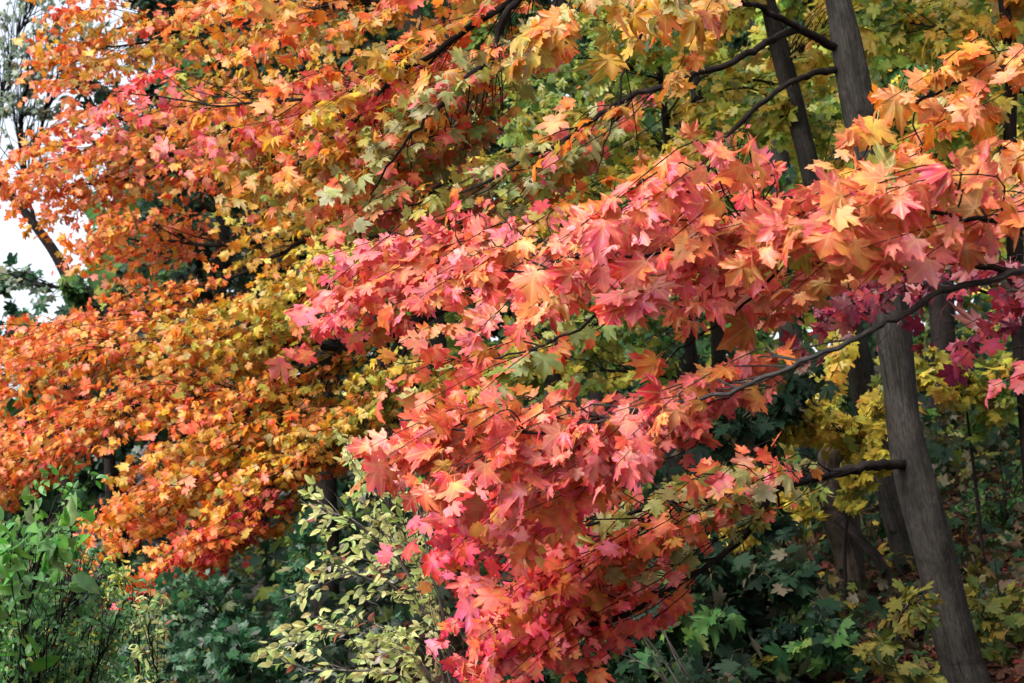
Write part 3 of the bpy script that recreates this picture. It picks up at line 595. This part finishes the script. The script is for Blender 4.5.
sapling('yellow maple sapling behind the lowest limb of the leaning trunk', (760, 640, 10),
  [[(765, 650, 10), (755, 560, 10), (750, 500, 10), (745, 450, 10)]],
  [([(752, 520, 10), (770, 500, 9.8), (795, 505, 9.7), (815, 510, 9.7)], 18, .4, 165, 'shadeyellow'), ([(750, 500, 10), (725, 490, 9.8), (700, 500, 9.7)], 24, .4, 165, ('shadeyellow', 'olive')),
   ([(752, 530, 10), (735, 535, 9.8), (710, 540, 9.7)], 16, .4, 105, 'shadeyellow')], .075, group=SG)
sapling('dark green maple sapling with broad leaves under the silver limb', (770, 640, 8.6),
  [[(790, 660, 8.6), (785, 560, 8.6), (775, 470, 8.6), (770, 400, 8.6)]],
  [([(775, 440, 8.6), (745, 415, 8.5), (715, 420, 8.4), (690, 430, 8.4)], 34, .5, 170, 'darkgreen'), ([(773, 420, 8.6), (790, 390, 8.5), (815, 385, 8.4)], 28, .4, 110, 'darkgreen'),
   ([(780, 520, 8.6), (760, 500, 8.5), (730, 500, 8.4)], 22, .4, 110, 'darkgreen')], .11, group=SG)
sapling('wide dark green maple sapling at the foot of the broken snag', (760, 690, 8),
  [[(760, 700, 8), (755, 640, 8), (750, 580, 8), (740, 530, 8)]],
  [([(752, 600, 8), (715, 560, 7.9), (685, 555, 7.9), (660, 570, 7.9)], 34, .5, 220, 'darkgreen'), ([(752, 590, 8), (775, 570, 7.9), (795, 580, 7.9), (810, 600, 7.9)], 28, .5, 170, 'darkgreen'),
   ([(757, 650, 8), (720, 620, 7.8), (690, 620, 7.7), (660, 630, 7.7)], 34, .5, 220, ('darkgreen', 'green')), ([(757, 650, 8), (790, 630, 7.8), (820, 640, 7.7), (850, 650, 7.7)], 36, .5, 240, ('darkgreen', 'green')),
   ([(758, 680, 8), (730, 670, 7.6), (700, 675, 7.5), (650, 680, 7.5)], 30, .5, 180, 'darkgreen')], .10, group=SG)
sapling('low yellow green maple sapling left of the foot of the leaning trunk', (880, 690, 6.6),
  [[(890, 720, 6.6), (885, 670, 6.6), (890, 630, 6.6), (895, 600, 6.6)]],
  [([(888, 650, 6.6), (905, 610, 6.5), (920, 600, 6.4), (935, 600, 6.4)], 20, .3, 50, ('shadeolive', 'shadeolive')), ([(887, 660, 6.6), (870, 640, 6.5), (855, 645, 6.4)], 18, .3, 36, 'shadeolive'),
   ([(889, 690, 6.6), (915, 665, 6.5), (940, 660, 6.4)], 16, .3, 40, 'shadeolive')], .075, group=SG)
sapling('yellow green maple sapling in the bottom right corner', (1000, 690, 7.6),
  [[(1005, 720, 7.6), (1000, 660, 7.6), (1000, 610, 7.6), (995, 560, 7.6)]],
  [([(1000, 640, 7.6), (980, 610, 7.5), (975, 590, 7.4)], 24, .3, 60, ('shadeolive', 'shadeolive')), ([(1000, 630, 7.6), (1015, 600, 7.5), (1030, 600, 7.4)], 26, .3, 70, 'shadeolive'),
   ([(1003, 680, 7.6), (1000, 665, 7.4), (985, 660, 7.3)], 24, .3, 60, 'shadeolive'), ([(1003, 690, 7.6), (1020, 670, 7.4), (1035, 660, 7.3)], 24, .3, 60, ('shadeolive', 'shadeolive'))], .075, group=SG)
sapling('green leafy sapling against the shaded slope at the right edge', (1010, 560, 10.5),
  [[(1015, 580, 10.5), (1010, 540, 10.5), (1005, 500, 10.5), (1000, 460, 10.5)]],
  [([(1008, 530, 10.5), (985, 505, 10.4), (965, 500, 10.3)], 24, .4, 130, 'green'), ([(1006, 520, 10.5), (1020, 490, 10.4), (1040, 480, 10.3)], 30, .4, 150, 'green'),
   ([(1010, 545, 10.5), (980, 550, 10.4), (960, 560, 10.3)], 20, .4, 100, 'green')], .07, 'ovate', group=SG)

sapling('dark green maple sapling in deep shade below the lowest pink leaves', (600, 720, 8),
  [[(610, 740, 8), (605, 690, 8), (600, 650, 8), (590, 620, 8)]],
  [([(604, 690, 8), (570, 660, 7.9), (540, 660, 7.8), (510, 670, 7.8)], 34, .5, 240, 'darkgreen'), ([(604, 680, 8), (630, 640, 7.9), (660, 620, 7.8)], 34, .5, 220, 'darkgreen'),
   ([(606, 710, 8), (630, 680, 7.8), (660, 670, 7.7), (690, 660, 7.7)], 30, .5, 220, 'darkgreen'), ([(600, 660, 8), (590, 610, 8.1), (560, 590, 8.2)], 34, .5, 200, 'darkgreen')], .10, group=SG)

# broken snag, dead wood
SN = thing('broken_snag', 'broken dead tree trunk with peeling bark and a dark splintered spike', 'dead tree', base_at(855, 640, 9.6), BARK_DEAD)
trunk(SN, [(868, 660, 9.6), (855, 600, 9.6), (846, 550, 9.6), (838, 500, 9.6), (832, 455, 9.6), (831, 447, 9.6)], [.12, .105, .1, .095, .09, .05], sides=18, rough=.28, n=40)
trunk(SN, [(842, 520, 9.65), (830, 470, 9.65), (824, 440, 9.65), (819, 410, 9.65), (816, 385, 9.65)], [.05, .05, .045, .03, .008], bark=BARK_DARK, sides=9, rough=.25, name='spike')
def dead_wood(name, label, cat, pts, radii, bark, group=None):
    W = np.array([at(*p) for p in pts]); C = spline(W, 30)
    t = Tubes(); t.add(C, np.interp(np.linspace(0, 1, 30), np.linspace(0, 1, len(radii)), radii), 10, rough=.2, seed=int(rng.integers(1e6)))
    o = t.build(name, bark, None, W[0]); o['label'] = label; o['category'] = cat
    if group: o['group'] = group
dead_wood('dead_branch', 'dark dead branch leaning from the broken snag to the leafy slope', 'branch', [(838, 518, 9.4), (865, 545, 9.2), (895, 585, 9), (915, 620, 8.9)], [.03, .03, .028, .022], BARK_DARK)
dead_wood('dead_branch', 'dark dead branch lying on the slope below the dark green saplings', 'branch', [(740, 630, 8.8), (770, 655, 8.7), (800, 690, 8.6)], [.03, .028, .025], BARK_DARK)
dead_wood('fallen_log', 'grey fallen log on the slope right of the leaning trunk', 'log', [(955, 612, 8.6), (990, 598, 8.8), (1030, 585, 9), (1080, 570, 9.2)], [.05, .055, .06, .06], BARK_PALE)
dead_wood('fallen_log', 'dark fallen log on leaf litter between the snag and the leaning trunk', 'log', [(880, 655, 8), (915, 625, 8.2), (960, 600, 8.4)], [.06, .065, .06], BARK_DARK)

# thin bare stems below the pink branch
BS = thing('bare_shrub', 'thin bare brown stems arching under the lowest pink branch', 'shrub', base_at(700, 720, 7), BARK_PALE)
for st in ([(700, 720, 7), (670, 670, 7), (640, 630, 7), (600, 590, 7)], [(710, 720, 7.1), (680, 660, 7.1), (650, 610, 7.1), (630, 560, 7.1)], [(690, 720, 6.9), (665, 680, 6.9), (635, 660, 6.9), (600, 645, 6.9)],
           [(705, 730, 7), (690, 690, 7), (668, 640, 7), (655, 600, 7)], [(690, 730, 7), (672, 690, 7), (645, 640, 7), (620, 590, 7)]):
    trunk(BS, st, [.006, .005, .004, .0015], sides=5, n=16, rough=.05, name='stem')

# ------------------------------------------------------------------ shrubs at the lower left and centre
PS = thing('shrub', 'pale yellow green shrub with grey arching twigs at the bottom centre', 'shrub', base_at(430, 760, 6.4), BARK_PALE)
for pts, w, n in [
  ([(470, 780, 6.5), (440, 690, 6.4), (390, 640, 6.4), (330, 632, 6.4), (275, 640, 6.3)], 24, 300), ([(470, 780, 6.5), (450, 660, 6.5), (400, 590, 6.5), (340, 575, 6.4), (280, 600, 6.4)], 26, 300),
  ([(465, 780, 6.6), (440, 640, 6.6), (400, 560, 6.6), (350, 520, 6.6), (300, 500, 6.6)], 34, 380), ([(460, 780, 6.6), (430, 600, 6.7), (400, 530, 6.7), (370, 480, 6.7), (340, 440, 6.7)], 34, 340),
  ([(470, 780, 6.3), (420, 690, 6.2), (370, 670, 6.1), (300, 668, 6.1), (255, 640, 6)], 16, 180), ([(475, 780, 6.4), (440, 600, 6.5), (425, 540, 6.5), (415, 490, 6.6)], 30, 200),
  ([(470, 780, 6.2), (430, 680, 6.2), (400, 650, 6.2), (360, 655, 6.2)], 28, 220)]:
    spray(PS, pts, .011, .002, w, .4, int(n * .62), .056, 'pale', start=.3, kind='ovate', sides=5, per=5, twig=.002, droop=.3, spread=.8)
GS = thing('shrub', 'broad leaved bright green shrub in the bottom left corner', 'shrub', base_at(20, 780, 5.6), BARK_DARK)
for pts, w, n, sz, pal in [
  ([(0, 800, 5.6), (10, 700, 5.6), (20, 620, 5.6), (40, 540, 5.6), (75, 465, 5.6)], 22, 130, .07, ('shrub', 'bright')), ([(20, 800, 5.5), (30, 700, 5.5), (60, 620, 5.5), (90, 560, 5.5)], 40, 330, .055, 'shrub'),
  ([(-20, 800, 5.5), (-20, 700, 5.5), (0, 600, 5.5), (20, 530, 5.5)], 40, 330, .065, 'shrub'), ([(40, 800, 5.6), (70, 720, 5.6), (100, 660, 5.6), (120, 610, 5.6)], 40, 340, .05, 'shrub'),
  ([(0, 800, 5.3), (0, 720, 5.3), (20, 670, 5.3), (40, 640, 5.3)], 44, 340, .05, 'shrub'), ([(10, 780, 5.2), (30, 600, 5.2), (50, 540, 5.2), (70, 530, 5.2)], 26, 40, .12, 'bright'),
  ([(-30, 780, 5.2), (-20, 600, 5.2), (0, 540, 5.2), (30, 515, 5.2)], 26, 36, .11, 'bright')]:
    spray(GS, pts, .012, .002, w * 1.1, .5, int(n * 2.3), sz * (.74 if sz < .1 else .9), pal, start=.25, kind='ovate', sides=5, per=6, twig=.0022, droop=.5, spread=.7)
OS = thing('shrub', 'small olive green shrub with yellowing leaves beside the bright green shrub', 'shrub', base_at(150, 760, 7.5), BARK_DARK)
for pts, w, n, pal in [([(150, 780, 7.5), (140, 690, 7.5), (130, 620, 7.5), (110, 560, 7.5)], 40, 330, ('shrub', 'yellowgreen')), ([(150, 780, 7.5), (160, 700, 7.5), (150, 640, 7.5), (150, 590, 7.5)], 36, 300, ('shrub', 'pale')),
                       ([(140, 780, 7.4), (110, 720, 7.4), (90, 680, 7.4), (70, 640, 7.4)], 40, 330, 'shrub')]:
    spray(OS, pts, .01, .002, w, .4, n, .06, pal, start=.25, kind='lance', sides=5, per=6, twig=.0022, droop=.6, spread=.8)
DB = thing('shrub', 'dense dark blue green bush below the orange crown', 'shrub', base_at(270, 700, 9.5), BARK_DARK)
for pts, w, n, pal in [([(270, 760, 9.5), (250, 660, 9.4), (210, 610, 9.3), (160, 600, 9.2)], 40, 560, 'bluegreen'), ([(270, 760, 9.5), (290, 640, 9.4), (300, 580, 9.3), (320, 540, 9.2)], 50, 640, 'bluegreen'),
                       ([(270, 760, 9.3), (220, 690, 9.1), (170, 665, 9), (110, 670, 9)], 40, 560, 'bluegreen'), ([(280, 760, 9.3), (310, 690, 9.1), (350, 650, 9), (400, 620, 9)], 50, 640, ('bluegreen', 'darkgreen')),
                       ([(270, 760, 9.1), (250, 700, 8.9), (230, 670, 8.8), (260, 640, 8.8)], 44, 520, 'bluegreen'), ([(270, 760, 9.5), (240, 650, 9.5), (215, 610, 9.5), (180, 590, 9.5)], 30, 420, 'bluegreen'),
                       ([(280, 760, 9.6), (360, 620, 9.6), (420, 560, 9.6), (470, 540, 9.6)], 50, 520, 'darkgreen')]:
    spray(DB, pts, .014, .003, w, .6, n, .075, pal, start=.2, kind='maple', sides=5, twig=.0025, droop=.5, lmat=LEAF)
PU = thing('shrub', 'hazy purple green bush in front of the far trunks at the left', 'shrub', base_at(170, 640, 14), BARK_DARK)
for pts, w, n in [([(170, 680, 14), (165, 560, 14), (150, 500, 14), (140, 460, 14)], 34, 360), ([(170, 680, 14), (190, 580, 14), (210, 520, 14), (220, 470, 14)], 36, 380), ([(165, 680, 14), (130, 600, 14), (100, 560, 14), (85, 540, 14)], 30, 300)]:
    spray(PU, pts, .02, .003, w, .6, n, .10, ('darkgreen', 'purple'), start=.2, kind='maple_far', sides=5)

# ------------------------------------------------------------------ the wood behind
def far_tree(name, label, px, d, height, crown0, rad, n, leaf, pal, lean=0.0, r=.16, bark=BARK_DARK, group=None, limbs=9, lmat=LEAF_DULL):
    p = base_at(px, 500, d)
    t = thing(name, label, 'tree', p, bark, group)
    top = p + np.array([lean * height, 0, height])
    C = trunk(t, [p - np.array([0, 0, .2]), p * .6 + top * .4 + rng.normal(0, .12, 3), p * .2 + top * .8 + rng.normal(0, .15, 3), top], [r, r * .75, r * .4, r * .1], sides=10, n=24, world_pts=True)
    for i in range(limbs):
        f = crown0 + (1 - crown0) * (i + rng.random() * .8) / limbs * .95
        a = C[int(f * 23)]; az = i * 2.4 + rng.uniform(-.5, .5)
        rr = rad * (1.0 - .55 * ((f - crown0) / (1 - crown0)) ** 1.5) * rng.uniform(.75, 1.1)
        e = a + np.array([math.cos(az) * rr, math.sin(az) * rr, rr * rng.uniform(.05, .5)])
        mid = (a + e) / 2 + np.array([0, 0, rr * .12])
        spray(t, [a, mid, e], r * .3, .01, rr * .30, rr * .35, n // limbs, leaf, pal, start=.2, kind='maple_far', sides=4, world_pts=True, twig=.006, lmat=lmat, per=8, spread=.8)
FG = 'trees standing in the wood behind the maples'
for name, label, px, d, h, c0, rad, n, leaf, pal, lean, bark in [
  ('broadleaf_tree', 'dark green tree seen through the gap in the orange crown', 200, 17, 8.0, .25, 2.3, 2400, .17, 'darkgreen', 0, BARK_DARK),
  ('broadleaf_tree', 'deep green tree behind the lower left orange branches', 110, 18, 4.8, .15, 2.0, 1500, .17, ('darkgreen', 'green'), 0, BARK_DARK),
  ('broadleaf_tree', 'green tree behind the golden middle of the orange maple', 330, 17, 9.5, .18, 2.6, 2600, .17, ('darkgreen', 'olive'), 0, BARK_DARK),
  ('broadleaf_tree', 'olive green tree rising behind the top centre branches', 440, 18, 11, .2, 2.6, 2600, .17, ('green', 'olive'), 0, BARK_GREY),
  ('broadleaf_tree', 'mid green tree behind the coral branches in the centre', 560, 16, 9.5, .15, 2.4, 2600, .16, ('green', 'olive'), 0, BARK_GREY),
  ('broadleaf_tree', 'yellow green tree behind the slim grey trunk', 680, 17, 10, .2, 2.6, 2400, .16, ('yellowgreen', 'olive'), -.05, BARK_GREY),
  ('broadleaf_tree', 'yellow tree high on the slope between the grey trunks', 800, 16, 9, .22, 2.5, 2300, .15, ('yellowgreen', 'yellow'), -.05, BARK_GREY),
  ('broadleaf_tree', 'golden tree on the slope behind the top right leaves', 950, 15.5, 9, .25, 2.4, 2400, .15, ('yellow', 'yellowgreen'), -.05, BARK_DARK),
  ('broadleaf_tree', 'green and yellow tree at the right edge of the slope', 1080, 14, 8, .25, 2.3, 2000, .15, ('yellowgreen', 'green'), -.05, BARK_DARK),
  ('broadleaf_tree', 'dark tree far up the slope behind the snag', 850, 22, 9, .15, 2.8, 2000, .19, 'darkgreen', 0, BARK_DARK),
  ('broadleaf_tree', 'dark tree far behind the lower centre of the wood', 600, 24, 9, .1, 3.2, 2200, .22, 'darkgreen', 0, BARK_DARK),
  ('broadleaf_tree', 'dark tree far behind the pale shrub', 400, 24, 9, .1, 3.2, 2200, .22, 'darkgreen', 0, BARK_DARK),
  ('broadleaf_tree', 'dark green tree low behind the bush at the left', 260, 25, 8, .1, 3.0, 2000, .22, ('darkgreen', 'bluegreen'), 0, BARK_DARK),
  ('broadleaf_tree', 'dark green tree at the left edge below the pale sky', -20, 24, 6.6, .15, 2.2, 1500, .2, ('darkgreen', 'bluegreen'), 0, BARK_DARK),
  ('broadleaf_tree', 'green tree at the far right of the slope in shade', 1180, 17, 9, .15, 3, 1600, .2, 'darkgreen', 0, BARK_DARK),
]:
    far_tree(name, label, px, d, h, c0, rad, n, leaf, pal, lean, bark=bark, group=FG)

# tree with bare dark limbs against the sky at the left
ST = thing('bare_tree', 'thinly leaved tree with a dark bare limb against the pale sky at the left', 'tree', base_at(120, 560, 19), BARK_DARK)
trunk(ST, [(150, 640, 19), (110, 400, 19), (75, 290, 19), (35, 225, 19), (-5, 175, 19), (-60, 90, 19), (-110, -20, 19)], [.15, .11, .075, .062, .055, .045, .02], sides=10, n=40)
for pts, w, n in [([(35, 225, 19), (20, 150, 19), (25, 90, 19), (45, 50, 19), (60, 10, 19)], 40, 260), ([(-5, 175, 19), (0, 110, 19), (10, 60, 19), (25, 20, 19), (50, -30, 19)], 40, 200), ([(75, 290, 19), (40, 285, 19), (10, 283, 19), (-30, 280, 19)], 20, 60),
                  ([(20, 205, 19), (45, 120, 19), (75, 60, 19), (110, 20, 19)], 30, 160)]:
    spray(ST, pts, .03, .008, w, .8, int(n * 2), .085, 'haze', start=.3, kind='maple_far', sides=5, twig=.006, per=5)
# far trunks at the lower left
for px, d, top, lab in ((112, 16, 430, 'slim dark trunk left of the purple bush'), (68, 17, 450, 'dark trunk between the green shrub and the orange leaves'), (96, 20, 440, 'thin leaning dark trunk beside the purple bush')):
    t = thing('young_tree', lab, 'tree', base_at(px, 560, d), BARK_DARK, FG)
    trunk(t, [(px + 6, 640, d), (px + 2, 540, d), (px - 2, 470, d), (px - 6, top - 90, d)], [.08, .07, .06, .03], sides=8, n=20)
    spray(t, [(px - 4, 440, d), (px + 10, 390, d), (px + 30, 350, d)], .03, .006, 50, 1, 300, .14, 'darkgreen', start=.1, kind='maple_far', sides=4)

# the wood closes up far behind: one mass of leaves nobody could count
def far_woods():
    lv = Leaves()
    for _ in range(26000):
        d = rng.uniform(27, 42); px = rng.uniform(-150, 1300)
        g = at(px, 500, d); g[2] = ground(g[0], g[1])
        top = np.interp(px, [-150, 20, 70, 150, 400], [4.5, 5, 7, 15, 19]) * (.86 + .14 * math.sin(px * .045 + d))
        p = g + np.array([0, 0, rng.uniform(0, 1) ** .8 * top])
        if math.sin(px * .031 + d * .9) * math.sin(p[2] * 1.3 + d) > .95: continue
        patch = math.sin(px * .017 + 1) + math.sin(p[2] * .6 + d * .35)
        pal = 'darkgreen' if patch < .5 else 'green' if patch < 1.1 else 'olive'
        if px > 620 and p[2] > 6: pal = ('olive', 'yellowgreen', 'yellow')[int(rng.integers(3))]
        _, ca, cb = pick_cols(pal)
        lv.add('maple_far', p, unit(np.array([0, 0, -.6]) + rng.normal(0, .6, 3)), unit(NP + rng.normal(0, .7, 3)), rng.uniform(.28, .5), ca, cb)
    o = lv.build('far_woods', LEAF_DULL, None, (0, 0, 0)); o['kind'] = 'stuff'
far_woods()
def undergrowth():
    lv = Leaves()
    for _ in range(12000):
        y = rng.uniform(12, 30); x = rng.uniform(-.5 * y, .5 * y)
        h = max(0, math.sin(x * 1.7 + 2) * math.sin(y * 1.3) + .35) * 1.1
        p = np.array([x, y, ground(x, y) + rng.uniform(0, .1 + h)])
        _, ca, cb = pick_cols('darkgreen' if rng.random() < .8 else 'olive')
        lv.add('maple_far', p, unit(np.array([0, 0, -.5]) + rng.normal(0, .6, 3)), unit(NP + rng.normal(0, .6, 3)), rng.uniform(.10, .18), ca, cb)
    o = lv.build('undergrowth', LEAF_DULL, None, (0, 0, 0)); o['kind'] = 'stuff'
undergrowth()

# two unseen trees added right of the viewpoint to keep open sky off the slope
for name, label, x, y, h in (('broadleaf_tree', 'unseen broad tree added right of the viewpoint to shade the slope', 6.5, 0.5, 8), ('broadleaf_tree', 'unseen broad tree added behind the viewpoint on its right to shade the slope', 5.0, -4.5, 8.5)):
    t = thing(name, label, 'tree', (x, y, ground(x, y) - .1), BARK_GREY)
    p = np.array(t.location)
    trunk(t, [p, p + (.1, 0, h * .4), p + (-.1, .1, h * .75), p + (0, 0, h)], [.17, .13, .09, .02], sides=10, world_pts=True)
    for i in range(10):
        f = .22 + .07 * i; az = i * 2.4; rr = 2.9 * (1 - .5 * f)
        a = p + np.array([0, 0, h * f]); e = a + np.array([math.cos(az) * rr, math.sin(az) * rr, .5])
        spray(t, [a, (a + e) / 2 + np.array([0, 0, .2]), e], .05, .01, .9, 1.0, 330, .2, 'olive', start=.2, kind='maple_far', world_pts=True, sides=5, twig=.006, bark=BARK_DARK)
